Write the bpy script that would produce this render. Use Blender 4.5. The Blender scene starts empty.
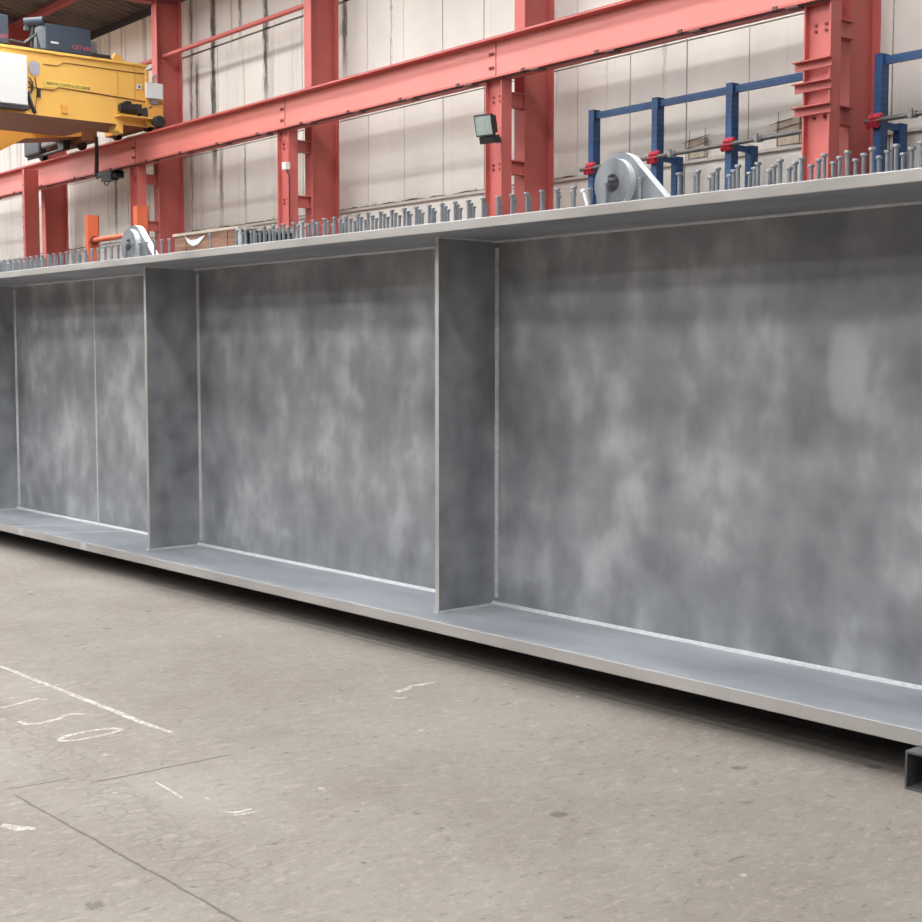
import bpy, bmesh, math, random
from mathutils import Vector, Matrix
random.seed(7)
C = bpy.context.scene.collection
PI = math.pi

# ------------------------------------------------------------------ materials
def srgb(r, g, b):
    f = lambda c: (c/255/12.92) if c/255 <= 0.04045 else ((c/255+0.055)/1.055)**2.4
    return (f(r), f(g), f(b), 1)

class NT:
    """tiny node-tree builder"""
    def __init__(self, name):
        self.m = bpy.data.materials.new(name); self.m.use_nodes = True
        self.t = self.m.node_tree; self.n = self.t.nodes; self.l = self.t.links
        self.b = self.n['Principled BSDF']
    def node(self, typ, **kw):
        nd = self.n.new(typ)
        for k, v in kw.items(): setattr(nd, k, v)
        return nd
    def put(self, sock, v):
        if hasattr(v, 'is_output'): self.l.new(v, sock)
        else: sock.default_value = v
    def math(self, op, a, b=0.0, c=0.0, clamp=False):
        nd = self.node('ShaderNodeMath', operation=op, use_clamp=clamp)
        self.put(nd.inputs[0], a); self.put(nd.inputs[1], b); self.put(nd.inputs[2], c)
        return nd.outputs[0]
    def coords(self, kind='Object'):
        return self.node('ShaderNodeTexCoord').outputs[kind]
    def pos(self):
        return self.node('ShaderNodeNewGeometry').outputs['Position']
    def sep(self, v):
        s = self.node('ShaderNodeSeparateXYZ'); self.put(s.inputs[0], v); return s.outputs
    def mapping(self, v, scale=(1,1,1), loc=(0,0,0), rot=(0,0,0)):
        m = self.node('ShaderNodeMapping'); self.put(m.inputs[0], v)
        m.inputs['Scale'].default_value = scale; m.inputs['Location'].default_value = loc; m.inputs['Rotation'].default_value = rot
        return m.outputs[0]
    def noise(self, v, scale, detail=4, rough=0.55, dist=0.0):
        nd = self.node('ShaderNodeTexNoise'); self.put(nd.inputs['Vector'], v)
        nd.inputs['Scale'].default_value = scale; nd.inputs['Detail'].default_value = detail
        nd.inputs['Roughness'].default_value = rough; nd.inputs['Distortion'].default_value = dist
        return nd.outputs['Fac']
    def smooth(self, v, lo, hi, a=0.0, b=1.0):
        nd = self.node('ShaderNodeMapRange', interpolation_type='SMOOTHSTEP')
        self.put(nd.inputs[0], v); nd.inputs[1].default_value = lo; nd.inputs[2].default_value = hi
        nd.inputs[3].default_value = a; nd.inputs[4].default_value = b
        return nd.outputs[0]
    def mix(self, f, a, b, blend='MIX'):
        nd = self.node('ShaderNodeMix', data_type='RGBA', blend_type=blend)
        self.put(nd.inputs[0], f); self.put(nd.inputs[6], a); self.put(nd.inputs[7], b)
        return nd.outputs[2]
    def bump(self, h, strength=0.2, dist=0.01):
        nd = self.node('ShaderNodeBump'); self.put(nd.inputs['Height'], h)
        nd.inputs['Strength'].default_value = strength; nd.inputs['Distance'].default_value = dist
        self.l.new(nd.outputs[0], self.b.inputs['Normal'])
    def out(self, col, rough=0.6, metal=0.0, spec=0.5, tone=0.74):
        self.put(self.b.inputs['Base Color'], self.mix(1.0, col, (tone, tone, tone, 1), 'MULTIPLY')); self.put(self.b.inputs['Roughness'], rough)
        self.put(self.b.inputs['Metallic'], metal); self.b.inputs['Specular IOR Level'].default_value = spec
        return self.m

def plain(name, c, rough=0.5, metal=0.0, var=0.12, scale=6.0, spec=0.5):
    """a painted or plain surface with slight wear noise"""
    t = NT(name); p = t.pos()
    n = t.noise(p, scale, 5, 0.6)
    k = t.smooth(n, 0.3, 0.75)
    d = tuple(x*(1-var) for x in c[:3])+(1,)
    return t.out(t.mix(k, d, c), rough, metal, spec)

def lin(c, k): return tuple(min(1, x*k) for x in c[:3])+(1,)

def mat_steel(name, base, light, dark, sx=1.0, patch=False, rough=0.5, metal=0.35):
    """grit-blasted zinc-grey plate: cloudy patches of lighter and darker grey"""
    t = NT(name); o = t.coords('Object')
    n1 = t.noise(t.mapping(o, (1.5*sx, 1.5, 1.25)), 1.1, 4, 0.5, 0.15)
    n2 = t.noise(t.mapping(o, (4.4*sx, 4.4, 3.5), (2, 5, 1)), 1.25, 2, 0.45, 0.1)
    n3 = t.noise(t.mapping(o, (1.0*sx, 1.0, 4.0), (1, 3, 8)), 1.6, 2, 0.5)
    n5 = t.noise(t.mapping(o, (6*sx, 6, 1.5), (4, 3, 1)), 1.5, 2, 0.5)
    n4 = t.noise(o, 160, 2, 0.6)
    k = t.math('ADD', t.math('ADD', t.math('MULTIPLY', n1, 0.50), t.math('MULTIPLY', n5, 0.10)), t.math('ADD', t.math('MULTIPLY', n2, 0.32), t.math('MULTIPLY', n3, 0.08)))
    col = t.mix(t.smooth(k, 0.36, 0.53), dark, base)
    col = t.mix(t.smooth(k, 0.49, 0.66), col, light)
    if patch:   # one pale rounded blotch where the plate was rubbed clean
        s = t.sep(o)
        dx = t.math('DIVIDE', t.math('SUBTRACT', s[0], 3.425), 0.10)
        dz = t.math('DIVIDE', t.math('SUBTRACT', s[2], 1.435), 0.21)
        r = t.math('ADD', t.math('POWER', t.math('ABSOLUTE', dx), 2.6), t.math('POWER', t.math('ABSOLUTE', dz), 2.6))
        col = t.mix(t.smooth(r, 0.1, 1.7, 0.5, 0.0), col, lin(light, 1.2))
    col = t.mix(t.math('MULTIPLY', n4, 0.12), col, dark)
    t.bump(n4, 0.05, 0.002)
    return t.out(col, rough, metal, 0.5, 0.78)

def mat_wall():
    t = NT('wall_panel'); p = t.pos(); s = t.sep(p)
    base = srgb(231, 225, 215)
    n = t.noise(t.mapping(p, (0.5, 1, 0.35)), 1.6, 4, 0.55)
    col = t.mix(t.smooth(n, 0.35, 0.7), srgb(220, 213, 205), base)
    # faint vertical run marks everywhere
    v1 = t.noise(t.mapping(p, (9, 1, 0.16)), 1.0, 4, 0.65)
    col = t.mix(t.smooth(v1, 0.60, 0.74, 0, 0.35), col, srgb(150, 140, 132))
    # heavier run marks towards the left bays and the top of the wall
    left = t.smooth(s[0], -29.0, -19.0, 1.0, 0.0)
    top = t.smooth(s[2], 5.0, 8.8, 0.25, 1.0)
    v2 = t.noise(t.mapping(p, (3.4, 1, 0.14), (3.7, 0, 0)), 1.0, 4, 0.7)
    col = t.mix(t.math('MULTIPLY', t.math('MULTIPLY', left, top), t.smooth(v2, 0.52, 0.70, 0, 0.75)), col, srgb(96, 90, 86))
    rag = t.noise(t.mapping(p, (6, 1, 1.1)), 2.2, 6, 0.75)
    for xc, w, z0, z1, a in ((-26.72, 0.15, 5.2, 9.5, 0.95), (-26.45, 0.1, 4.3, 6.0, .7), (-24.58, 0.13, 6.4, 9.5, 0.9), (-27.70, 0.07, 6.2, 9.5, 0.75),
                             (-27.45, 0.06, 6.2, 7.9, 0.9), (-21.76, 0.12, 6.6, 9.5, 0.8), (-25.60, 0.1, 7.9, 9.5, 0.8), (-25.46, .05, 4.4, 6, .6),
                             (-27.76, 0.06, 4.3, 6.0, 0.6), (-31.6, 0.12, 4.2, 6.3, 0.75), (-20.29, 0.03, 5.8, 9.5, 0.6),
                             (-14.9, 0.03, 5.0, 6.2, 0.3), (-13.75, 0.04, 5.0, 6.3, 0.35), (-16.0, 0.03, 5.2, 7.0, 0.3)):
        d = t.math('ABSOLUTE', t.math('SUBTRACT', t.math('ADD', s[0], t.math('MULTIPLY', t.math('SUBTRACT', rag, 0.5), 0.34)), xc))
        band = t.smooth(d, w*0.25, w, a, 0.0)
        zz = t.math('MULTIPLY', t.smooth(s[2], z0-0.1, z0+1.0), t.smooth(s[2], z1-0.2, z1+0.3, 1, 0))
        k = t.math('MULTIPLY', t.math('MULTIPLY', band, zz), t.smooth(rag, 0.25, 0.5, 0.55, 1.0))
        col = t.mix(k, col, srgb(66, 60, 58))
    # dark growth creeping up from the ledge
    g = t.noise(t.mapping(p, (2.2, 1, 1)), 1.8, 6, 0.75)
    gz = t.math('ADD', t.math('SUBTRACT', s[2], 4.42), t.math('MULTIPLY', t.math('SUBTRACT', 0.62, g), 1.6))
    grow = t.math('MULTIPLY', t.smooth(gz, -0.02, 0.10, 0.7, 0.0), t.math('MULTIPLY', t.smooth(s[2], 4.34, 4.37), t.smooth(s[0], -15.2, -16.2, 0.25, 1.0)))
    col = t.mix(grow, col, srgb(98, 88, 80))
    t.bump(n, 0.1, 0.01)
    return t.out(col, 0.85, 0, 0.3, 0.84)

def mat_floor():
    t = NT('concrete_floor'); p = t.pos(); s = t.sep(p)
    n1 = t.noise(p, 0.9, 6, 0.6); n2 = t.noise(t.mapping(p, (1, 1.3, 1), rot=(0, 0, 0.5)), 5.0, 6, 0.7, 0.6); n3 = t.noise(p, 38, 4, 0.7)
    col = t.mix(t.smooth(n1, 0.32, 0.68), srgb(139, 128, 118), srgb(156, 147, 137))
    col = t.mix(t.smooth(n2, 0.42, 0.72, 0, 0.5), col, srgb(152, 145, 136))
    col = t.mix(t.smooth(n2, 0.36, 0.22, 0, 0.45), col, srgb(104, 96, 88))
    col = t.mix(t.smooth(n3, 0.56, 0.70, 0, 0.5), col, srgb(178, 171, 162))
    col = t.mix(t.smooth(n3, 0.42, 0.30, 0, 0.45), col, srgb(104, 96, 88))
    n5 = t.noise(t.mapping(p, (2.2, 1, 1), rot=(0, 0, 0.7)), 13.0, 5, 0.75, 0.8)
    col = t.mix(t.smooth(n5, 0.52, 0.68, 0, 0.60), col, srgb(174, 165, 157))
    col = t.mix(t.smooth(n5, 0.44, 0.30, 0, 0.65), col, srgb(100, 92, 85))
    # scattered dark spots and pale flecks
    for sc, lo, c, a, off in ((2.6, 0.10, srgb(88, 80, 74), 0.6, 0.0), (6.5, 0.085, srgb(92, 84, 78), 0.6, 3.3), (4.3, 0.07, srgb(196, 190, 182), 0.7, 7.1)):
        vo = t.node('ShaderNodeTexVoronoi'); t.put(vo.inputs['Vector'], t.mapping(p, (1, 1, 0), (off, off*.7, 0)))
        vo.inputs['Scale'].default_value = sc
        d = t.math('ADD', vo.outputs['Distance'], t.math('MULTIPLY', t.math('SUBTRACT', n3, 0.5), 0.18))
        keep = t.smooth(t.sep(vo.outputs['Color'])[0], 0.5, 0.55)
        col = t.mix(t.math('MULTIPLY', t.smooth(d, lo*0.55, lo, a, 0.0), keep), col, c)
    # sawn joint along the hall and two cracks across it
    wob = t.math('MULTIPLY', t.math('SUBTRACT', t.noise(p, 7.0, 4, 0.7), 0.5), 0.03)
    def line(axis, c0, slope, w, a0, a1, amt, col):
        u, v = (s[0], s[1]) if axis == 'x' else (s[1], s[0])
        f = t.math('ADD', t.math('ADD', c0, t.math('MULTIPLY', t.math('SUBTRACT', u, a0), slope)), wob)
        d = t.math('ABSOLUTE', t.math('SUBTRACT', v, f))
        k = t.math('MULTIPLY', t.smooth(d, w*0.4, w, amt, 0.0), t.math('MULTIPLY', t.smooth(u, a0-0.03, a0+0.05), t.smooth(u, a1-0.05, a1+0.03, 1, 0)))
        return t.mix(k, col, srgb(80, 72, 66))
    col = line('x', 1.915, 0.042, 0.008, -5.05, 3.0, 0.65, col)
    col = line('x', 4.47, 0.045, 0.012, -9.0, 0.0, 0.35, col)
    col = line('y', -5.13, 0.10, 0.010, 1.9, 2.2, 0.6, col)
    col = line('y', -5.0, 0.0, 0.010, 2.2, 2.82, 0.75, col)
    col = line('y', -2.75, -1.4, 0.012, 3.16, 3.42, 0.0, col)
    # lugged tyre track
    f = t.math('ADD', 2.262, t.math('MULTIPLY', t.math('ADD', s[0], 5.8), -0.075))
    dv = t.math('SUBTRACT', s[1], f)
    inband = t.math('MULTIPLY', t.smooth(t.math('ABSOLUTE', dv), 0.10, 0.13, 1, 0), t.math('MULTIPLY', t.smooth(s[0], -7.2, -6.6), t.smooth(s[0], -3.9, -3.2, 1, 0)))
    vo = t.node('ShaderNodeTexVoronoi', feature='DISTANCE_TO_EDGE'); t.put(vo.inputs['Vector'], t.mapping(p, (1.0, 0.62, 0), (.3, .1, 0), (0, 0, 0.5))); vo.inputs['Scale'].default_value = 15.0
    lug = t.math('MULTIPLY', t.smooth(t.math('ADD', vo.outputs['Distance'], t.math('MULTIPLY', t.math('SUBTRACT', n3, 0.5), 0.12)), 0.02, 0.10, 1.0, 0.0), t.smooth(n5, 0.35, 0.6))
    trk = t.math('MULTIPLY', inband, lug)
    col = t.mix(t.math('MULTIPLY', trk, 0.40), col, srgb(92, 84, 78))
    h = t.math('ADD', t.math('MULTIPLY', n2, 0.5), t.math('SUBTRACT', t.math('MULTIPLY', n3, 0.35), t.math('MULTIPLY', trk, 0.3)))
    t.bump(h, 0.3, 0.012)
    return t.out(col, 0.8, 0, 0.3, 0.64)

def mat_roof():
    t = NT('roof_sheet'); p = t.pos(); s = t.sep(p)
    w = t.math('SINE', t.math('MULTIPLY', s[0], 2*PI/0.30))
    n = t.noise(p, 1.5, 4, 0.6)
    col = t.mix(t.smooth(n, 0.3, 0.7), srgb(74, 68, 68), srgb(112, 104, 100))
    t.bump(w, 0.9, 0.05)
    return t.out(col, 0.7, 0, 0.3)

def mat_blue():
    t = NT('blue_paint'); p = t.pos(); s = t.sep(p)
    # rows of small punched slots on the post faces
    zx = t.math('ABSOLUTE', t.math('SUBTRACT', t.math('FRACT', t.math('MULTIPLY', s[2], 14.0)), 0.5))
    k = t.math('MULTIPLY', t.smooth(zx, 0.18, 0.28, 0.2, 0), t.smooth(t.noise(p, 30, 2), 0.4, 0.5))
    n = t.noise(p, 5, 4, 0.6)
    col = t.mix(t.smooth(n, 0.3, 0.7), srgb(8, 56, 102), srgb(16, 72, 124))
    return t.out(t.mix(k, col, srgb(70, 110, 160)), 0.5, 0, 0.5)

def mat_wood():
    t = NT('plywood'); p = t.coords('Object')
    n = t.noise(t.mapping(p, (1.2, 6, 14)), 2.0, 5, 0.65, 0.4)
    return t.out(t.mix(t.smooth(n, 0.3, 0.7), srgb(128, 92, 74), srgb(176, 134, 108)), 0.75, 0, 0.3)

def mat_emit(name, c, strength):
    t = NT(name); t.b.inputs['Emission Color'].default_value = c; t.b.inputs['Emission Strength'].default_value = strength
    return t.out((0.8, 0.8, 0.8, 1), 0.5)

M = {}
M['web'] = mat_steel('blasted_plate', srgb(164, 165, 168), srgb(206, 206, 209), srgb(137, 138, 142), 1.0, True, 0.48, 0.35)
M['stiff'] = mat_steel('blasted_stiffener', srgb(178, 179, 182), srgb(204, 204, 207), srgb(140, 141, 144), 1.0, False, 0.48, 0.35)
M['flange'] = mat_steel('blasted_flange', srgb(172, 175, 180), srgb(190, 193, 198), srgb(150, 153, 158), 0.35, False, 0.5, 0.25)
M['edge'] = mat_steel('flame_cut_edge', srgb(194, 187, 182), srgb(210, 203, 198), srgb(172, 165, 160), 0.3, False, 0.55, 0.25)
M['weld'] = plain('weld_metal', srgb(222, 222, 224), 0.5, 0.1, 0.25, 40)
M['stud'] = plain('stud_steel', srgb(158, 160, 164), 0.45, 0.35, 0.25, 25)
M['lug'] = mat_steel('lug_plate', srgb(150, 152, 156), srgb(180, 181, 184), srgb(120, 122, 126), 2.0, False, 0.42, 0.45)
M['bright'] = plain('bright_lit_steel', srgb(252, 252, 253), 0.4, 0.1, 0.06, 20)  # light on the lug edges put into the colour; bent stud shares it
M['red'] = plain('red_paint', (0.68, 0.155, 0.135, 1), 0.55, 0, 0.16, 1.2)
M['red_beam'] = plain('salmon_red_paint', (0.82, 0.26, 0.22, 1), 0.5, 0, 0.10, 0.8)
M['red_dark'] = plain('maroon_paint', (0.42, 0.085, 0.095, 1), 0.6, 0, 0.2, 1.2)
M['rust'] = plain('rusty_bar', srgb(112, 74, 68), 0.7)
M['bolt'] = plain('dark_red_bolt', srgb(140, 48, 46), 0.6)
M['orange'] = plain('orange_paint', srgb(226, 108, 66), 0.55)
M['yellow'] = plain('crane_yellow', srgb(255, 203, 104), 0.5, 0, 0.08, 1.0)
M['amber'] = plain('crane_yellow_side', srgb(250, 184, 86), 0.5, 0, 0.1, 1.0)
M['label'] = plain('label_yellow', srgb(250, 218, 108), 0.5, 0, 0.05)
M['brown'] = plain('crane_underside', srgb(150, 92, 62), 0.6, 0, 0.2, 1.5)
M['cabinet'] = plain('blue_grey_paint', srgb(62, 74, 88), 0.5, 0, 0.12, 2)
M['pink'] = plain('pink_letter', srgb(214, 92, 122), 0.5)
M['white'] = plain('white_paint', srgb(236, 238, 236), 0.5, 0, 0.06, 2)
M['black'] = plain('black_plastic', srgb(34, 33, 36), 0.5, 0, 0.3)
M['dark'] = plain('dark_steel', srgb(64, 64, 68), 0.5, 0.2, 0.25, 8)
M['grey'] = plain('grey_steel', srgb(150, 148, 148), 0.5, 0.3, 0.2, 8)
M['glassgrey'] = plain('frosted_pane', srgb(186, 186, 194), 0.25, 0, 0.12, 5)
M['lampglass'] = plain('lamp_glass', srgb(190, 205, 200), 0.15, 0.3, 0.25, 9)
M['pipe'] = plain('galvanised_tube', srgb(112, 108, 106), 0.45, 0.4, 0.25, 8)
M['strap'] = plain('red_strap', srgb(214, 44, 66), 0.6, 0, 0.25, 20)
M['ledge'] = plain('pale_ledge', srgb(224, 214, 206), 0.8, 0, 0.2, 4)
M['soil'] = plain('dark_soil', srgb(106, 92, 82), 0.95, 0, 0.4, 12)
M['gap'] = plain('joint_gap', srgb(112, 90, 80), 0.9, 0, 0.3, 3)
M['tube'] = plain('scale_steel', srgb(118, 118, 120), 0.5, 0.3, 0.3, 14)
M['tubein'] = plain('tube_inside', srgb(58, 58, 62), 0.6, 0.2, 0.3, 14)
def mat_paint():
    t = NT('floor_paint'); p = t.pos()
    n = t.noise(p, 45, 5, 0.75); m = t.noise(p, 9, 3, 0.6)
    k = t.smooth(t.math('ADD', t.math('MULTIPLY', n, 0.65), t.math('MULTIPLY', m, 0.35)), 0.40, 0.55)
    return t.out(t.mix(k, srgb(204, 198, 193), srgb(160, 150, 142)), 0.85, 0, 0.3)
M['paint'] = mat_paint()
M['paper'] = plain('torn_paper', srgb(240, 238, 236), 0.8, 0, 0.08, 8)
M['card'] = plain('patch_board', srgb(222, 204, 182), 0.85, 0, 0.3, 9)
M['wall'] = mat_wall(); M['floor'] = mat_floor(); M['roof'] = mat_roof(); M['blue'] = mat_blue(); M['wood'] = mat_wood()
for i_, e_ in enumerate((18.0, 27.0, 20.0, 10.5, 7.0, 4.0)): M['sky%d' % i_] = mat_emit('rooflight_panel', (0.955, 0.985, 1.0, 1), e_)

# ------------------------------------------------------------------ mesh helpers
class MB:
    def __init__(self): self.bm = bmesh.new()
    def face(self, pts): 
        try: self.bm.faces.new([self.bm.verts.new(p) for p in pts])
        except ValueError: pass
    def box(self, x0, x1, y0, y1, z0, z1):
        v = [self.bm.verts.new((x, y, z)) for x in (x0, x1) for y in (y0, y1) for z in (z0, z1)]
        for f in ((0,1,3,2), (4,6,7,5), (0,4,5,1), (2,3,7,6), (0,2,6,4), (1,5,7,3)): self.bm.faces.new([v[i] for i in f])
        return self
    def prism(self, pts, axis, a0, a1):
        """extrude a 2D outline along x ('x': pts are y,z), y (x,z) or z (x,y)"""
        def P(p, a): return {'x': (a, p[0], p[1]), 'y': (p[0], a, p[1]), 'z': (p[0], p[1], a)}[axis]
        A = [self.bm.verts.new(P(p, a0)) for p in pts]; B = [self.bm.verts.new(P(p, a1)) for p in pts]; n = len(pts)
        self.bm.faces.new(A); self.bm.faces.new(B[::-1])
        for i in range(n): self.bm.faces.new((A[i], B[i], B[(i+1) % n], A[(i+1) % n]))
        return self
    def tube(self, pts, r, n=10, closed=False):
        pts = [Vector(p) for p in pts]; rings = []; k = len(pts)
        rs = r if isinstance(r, (list, tuple)) else [r]*k
        for i, p in enumerate(pts):
            a = pts[i-1] if (i > 0 or closed) else pts[0]; b = pts[(i+1) % k] if (i < k-1 or closed) else pts[-1]
            d = (b-a).normalized(); u = d.orthogonal() if abs(d.z) > 0.9 else d.cross(Vector((0, 0, 1)))
            u.normalize(); w = d.cross(u)
            rings.append([self.bm.verts.new(p+(u*math.cos(2*PI*j/n)+w*math.sin(2*PI*j/n))*rs[i]) for j in range(n)])
        for i in range(k if closed else k-1):
            A, B = rings[i], rings[(i+1) % k]
            for j in range(n): self.bm.faces.new((A[j], A[(j+1) % n], B[(j+1) % n], B[j]))
        if not closed: self.bm.faces.new(rings[0][::-1]); self.bm.faces.new(rings[-1])
        return self
    def cyl(self, p0, p1, r, n=16): return self.tube([p0, p1], r, n)
    def ring(self, outer, c, rin, axis, a0, a1, n=None):
        """outline with a round hole; outer is star-shaped round c"""
        n = len(outer); inn = []
        for p in outer:
            th = math.atan2(p[1]-c[1], p[0]-c[0]); inn.append((c[0]+rin*math.cos(th), c[1]+rin*math.sin(th)))
        def P(p, a): return {'x': (a, p[0], p[1]), 'y': (p[0], a, p[1])}[axis]
        V = [[self.bm.verts.new(P(p, a)) for p in L] for a in (a0, a1) for L in (outer, inn)]
        for i in range(n):
            j = (i+1) % n
            self.bm.faces.new((V[0][i], V[0][j], V[1][j], V[1][i])); self.bm.faces.new((V[2][j], V[2][i], V[3][i], V[3][j]))
            self.bm.faces.new((V[0][j], V[0][i], V[2][i], V[2][j])); self.bm.faces.new((V[1][i], V[1][j], V[3][j], V[3][i]))
        return self
    def ribbon(self, pts, w, z0, z1):
        """flat paint stroke on the floor, a few tenths of a millimetre thick"""
        pts = [Vector((p[0], p[1])) for p in pts]; L = []; R = []; k = len(pts)
        ws = w if isinstance(w, (list, tuple)) else [w]*k
        for i, p in enumerate(pts):
            d = (pts[min(i+1, k-1)]-pts[max(i-1, 0)]).normalized(); nrm = Vector((-d.y, d.x))*ws[i]/2
            L.append(p+nrm); R.append(p-nrm)
        return self.strip(L, R, z0, z1)
    def strip(self, L, R, z0, z1):
        out = []
        for z in (z0, z1): out.append(([self.bm.verts.new((p[0], p[1], z)) for p in L], [self.bm.verts.new((p[0], p[1], z)) for p in R]))
        for i in range(len(L)-1):
            (l0, r0), (l1, r1) = out
            self.bm.faces.new((l1[i], r1[i], r1[i+1], l1[i+1])); self.bm.faces.new((l0[i], l0[i+1], r0[i+1], r0[i]))
            self.bm.faces.new((l0[i], l1[i], l1[i+1], l0[i+1])); self.bm.faces.new((r0[i], r0[i+1], r1[i+1], r1[i]))
        return self
    def build(self, name, mat, parent=None, off=(0, 0, 0), smooth=False, bevel=0.0, mats=None, pick=None):
        bmesh.ops.recalc_face_normals(self.bm, faces=self.bm.faces[:])
        if pick:
            for f in self.bm.faces: f.material_index = pick(f)
        o = Vector(off)
        for v in self.bm.verts: v.co -= o
        me = bpy.data.meshes.new(name); self.bm.to_mesh(me); self.bm.free()
        me.materials.append(M[mat] if isinstance(mat, str) else mat)
        for m in (mats or []): me.materials.append(M[m])
        if smooth:
            for p in me.polygons: p.use_smooth = True
            me.set_sharp_from_angle(angle=math.radians(35))
        ob = bpy.data.objects.new(name, me); C.objects.link(ob)
        if parent: ob.parent = parent
        if bevel:
            b = ob.modifiers.new('bevel', 'BEVEL'); b.width = bevel; b.segments = 2; b.limit_method = 'ANGLE'
        return ob

def tag(o, label, cat, group=None, kind=None):
    if label: o['label'] = label
    if cat: o['category'] = cat
    if group: o['group'] = group
    if kind: o['kind'] = kind
    return o

class Thing:
    """an Empty at a thing's base; parts are built in the same coordinates as the Empty's place"""
    def __init__(self, name, label, cat, loc, rotz=0, group=None, world=None):
        self.loc = loc
        self.o = bpy.data.objects.new(name, None); C.objects.link(self.o); self.o.empty_display_size = 0.1
        self.o.location = world or loc; self.o.rotation_euler = (0, 0, rotz)
        tag(self.o, label, cat, group)
    def part(self, mb, name, mat, parent=None, **kw):
        return mb.build(name, mat, parent or self.o, self.loc, **kw)

def text_obj(name, body, size, mat, matrix, parent, off, align='LEFT', extrude=0.002, stretch=1.0):
    cu = bpy.data.curves.new('t', 'FONT'); cu.body = body; cu.size = size; cu.extrude = extrude; cu.align_x = align; cu.resolution_u = 2
    tmp = bpy.data.objects.new('t', cu); C.objects.link(tmp); bpy.context.view_layer.update()
    me = bpy.data.meshes.new_from_object(tmp.evaluated_get(bpy.context.evaluated_depsgraph_get()))
    bpy.data.objects.remove(tmp); me.name = name
    me.transform(Matrix.Diagonal((stretch, 1, 1, 1))); me.transform(matrix); me.transform(Matrix.Translation(-Vector(off)))
    me.materials.clear(); me.materials.append(M[mat])
    o = bpy.data.objects.new(name, me); C.objects.link(o); o.parent = parent
    return o

def structure(o): o['kind'] = 'structure'; return o

# ------------------------------------------------------------------ camera
cam_d = bpy.data.cameras.new('camera'); cam = bpy.data.objects.new('camera', cam_d); C.objects.link(cam)
cam_d.sensor_width = 36; cam_d.sensor_fit = 'HORIZONTAL'; cam_d.lens = 36*1387/922; cam_d.clip_end = 300
A = math.radians(38.9912); PITCH = math.atan(104.5/1387)
cam.location = (0, 0, 1.65)
cam.rotation_euler = (PI/2-PITCH, 0, PI/2-A)
bpy.context.scene.camera = cam

GANG = math.radians(1.8414)           # the girder lies slightly askew to the hall
def gw(p):                             # girder frame -> hall frame
    return (p[0]*math.cos(GANG)-p[1]*math.sin(GANG), p[0]*math.sin(GANG)+p[1]*math.cos(GANG), p[2])

# ------------------------------------------------------------------ setting
XL, XR, YF, YB = -62.0, 22.0, -20.0, 14.85
structure(MB().box(XL, XR, YF, YB+0.4, -0.25, 0.0).build('floor', 'floor'))

def roof_z(y): return 9.6+0.2*(14.85-y) if y > -2.6 else 9.6+0.2*(14.85+2.6)-0.2*(-2.6-y)
mb = MB()
mb.prism([(15.2, roof_z(15.2)), (15.2, roof_z(15.2)+.08), (-2.6, roof_z(-2.6)+.08), (-20.2, roof_z(-20.0)+.06), (-20.2, roof_z(-20.0)-.02), (-2.6, roof_z(-2.6))], 'x', XL, XR)
structure(mb.build('ceiling', 'roof'))
# rooflight strips set in the roof sheets
SKY = [(11.0, 9.9), (5.2, 4.0), (-0.6, -1.9), (-6.6, -8.2), (-11.6, -13.2), (-16.0, -17.6)]
for i, (ya, yb) in enumerate(SKY):
    mb = MB(); mb.prism([(ya, roof_z(ya)-.05), (ya, roof_z(ya)-.01), (yb, roof_z(yb)-.01), (yb, roof_z(yb)-.05)], 'x', XL+3, (-6.0, -1.0, 5.0, 5.0, 5.0, 5.0)[i])
    structure(mb.build('window_%d' % (i+1), 'sky%d' % i))

# back wall: tall cement panels with open joints over a dark backing, a ledge and a lower course
mb = MB(); mb.box(XL, XR, YB+0.06, YB+0.3, 0, 9.62)
wall_core = structure(mb.build('wall_back', 'gap'))
mb = MB(); x = -14.43-1.1*42; k = 0
while x < XR-0.2:
    g = (0.006, 0.006, 0.015, 0.009)[k % 4]
    x0, x1 = x+g, x+1.1-g
    mb.box(max(x0, XL), min(x1, XR), YB, YB+0.07, 4.36, 6.03)
    mb.box(max(x0, XL), min(x1, XR), YB-.012, YB+0.07, 6.045, 8.19)
    mb.box(max(x0, XL), min(x1, XR), YB, YB+0.07, 8.235, 9.42)
    mb.box(max(x0, XL), min(x1, XR), YB-0.03, YB+0.07, 0.0, 4.33)
    x += 1.1; k += 1
pn = mb.build('panel', 'wall', wall_core); pn['label'] = 'pale stained cement wall panels'
mb = MB(); mb.box(XL, XR, YB-0.09, YB+0.02, 4.33, 4.375)
mb.build('ledge', 'ledge', wall_core)
mb = MB(); rr = random.Random(3)
for i in range(170):
    xx = rr.uniform(-36, -15.6); w = rr.uniform(0.2, 0.9); h = rr.uniform(0.01, 0.035)
    n = 7; pts = [(xx+w*(j/(n-1)-.5), 4.375+h*math.sin(PI*j/(n-1))*rr.uniform(.6, 1.1)) for j in range(n)]
    pts[0] = (pts[0][0], 4.372); pts[-1] = (pts[-1][0], 4.372)
    mb.prism(pts, 'y', YB-0.07, YB-0.002)
so = mb.build('soil', 'soil', wall_core); so['kind'] = 'stuff'
structure(MB().box(XL, XR, YB-0.02, YB+0.3, 9.42, 9.62).build('trim_1', 'dark'))
# opposite wall far behind the photographer
structure(MB().box(XL, XR, YF-0.3, YF, 0, 9.6).build('wall_front', 'dark'))
# roof purlins
for i, y in enumerate((13.45, 11.6, 7.6, 2.4, -2.6)):
    mb = MB(); z = roof_z(y); mb.box(XL+.2, XR-.2, y-0.04, y+0.04, z-0.17, z-0.005); mb.box(XL+.2, XR-.2, y-.10, y+.04, z-0.175, z-.160)
    structure(mb.build('trim_%d' % (i+2), 'red_dark'))

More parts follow.
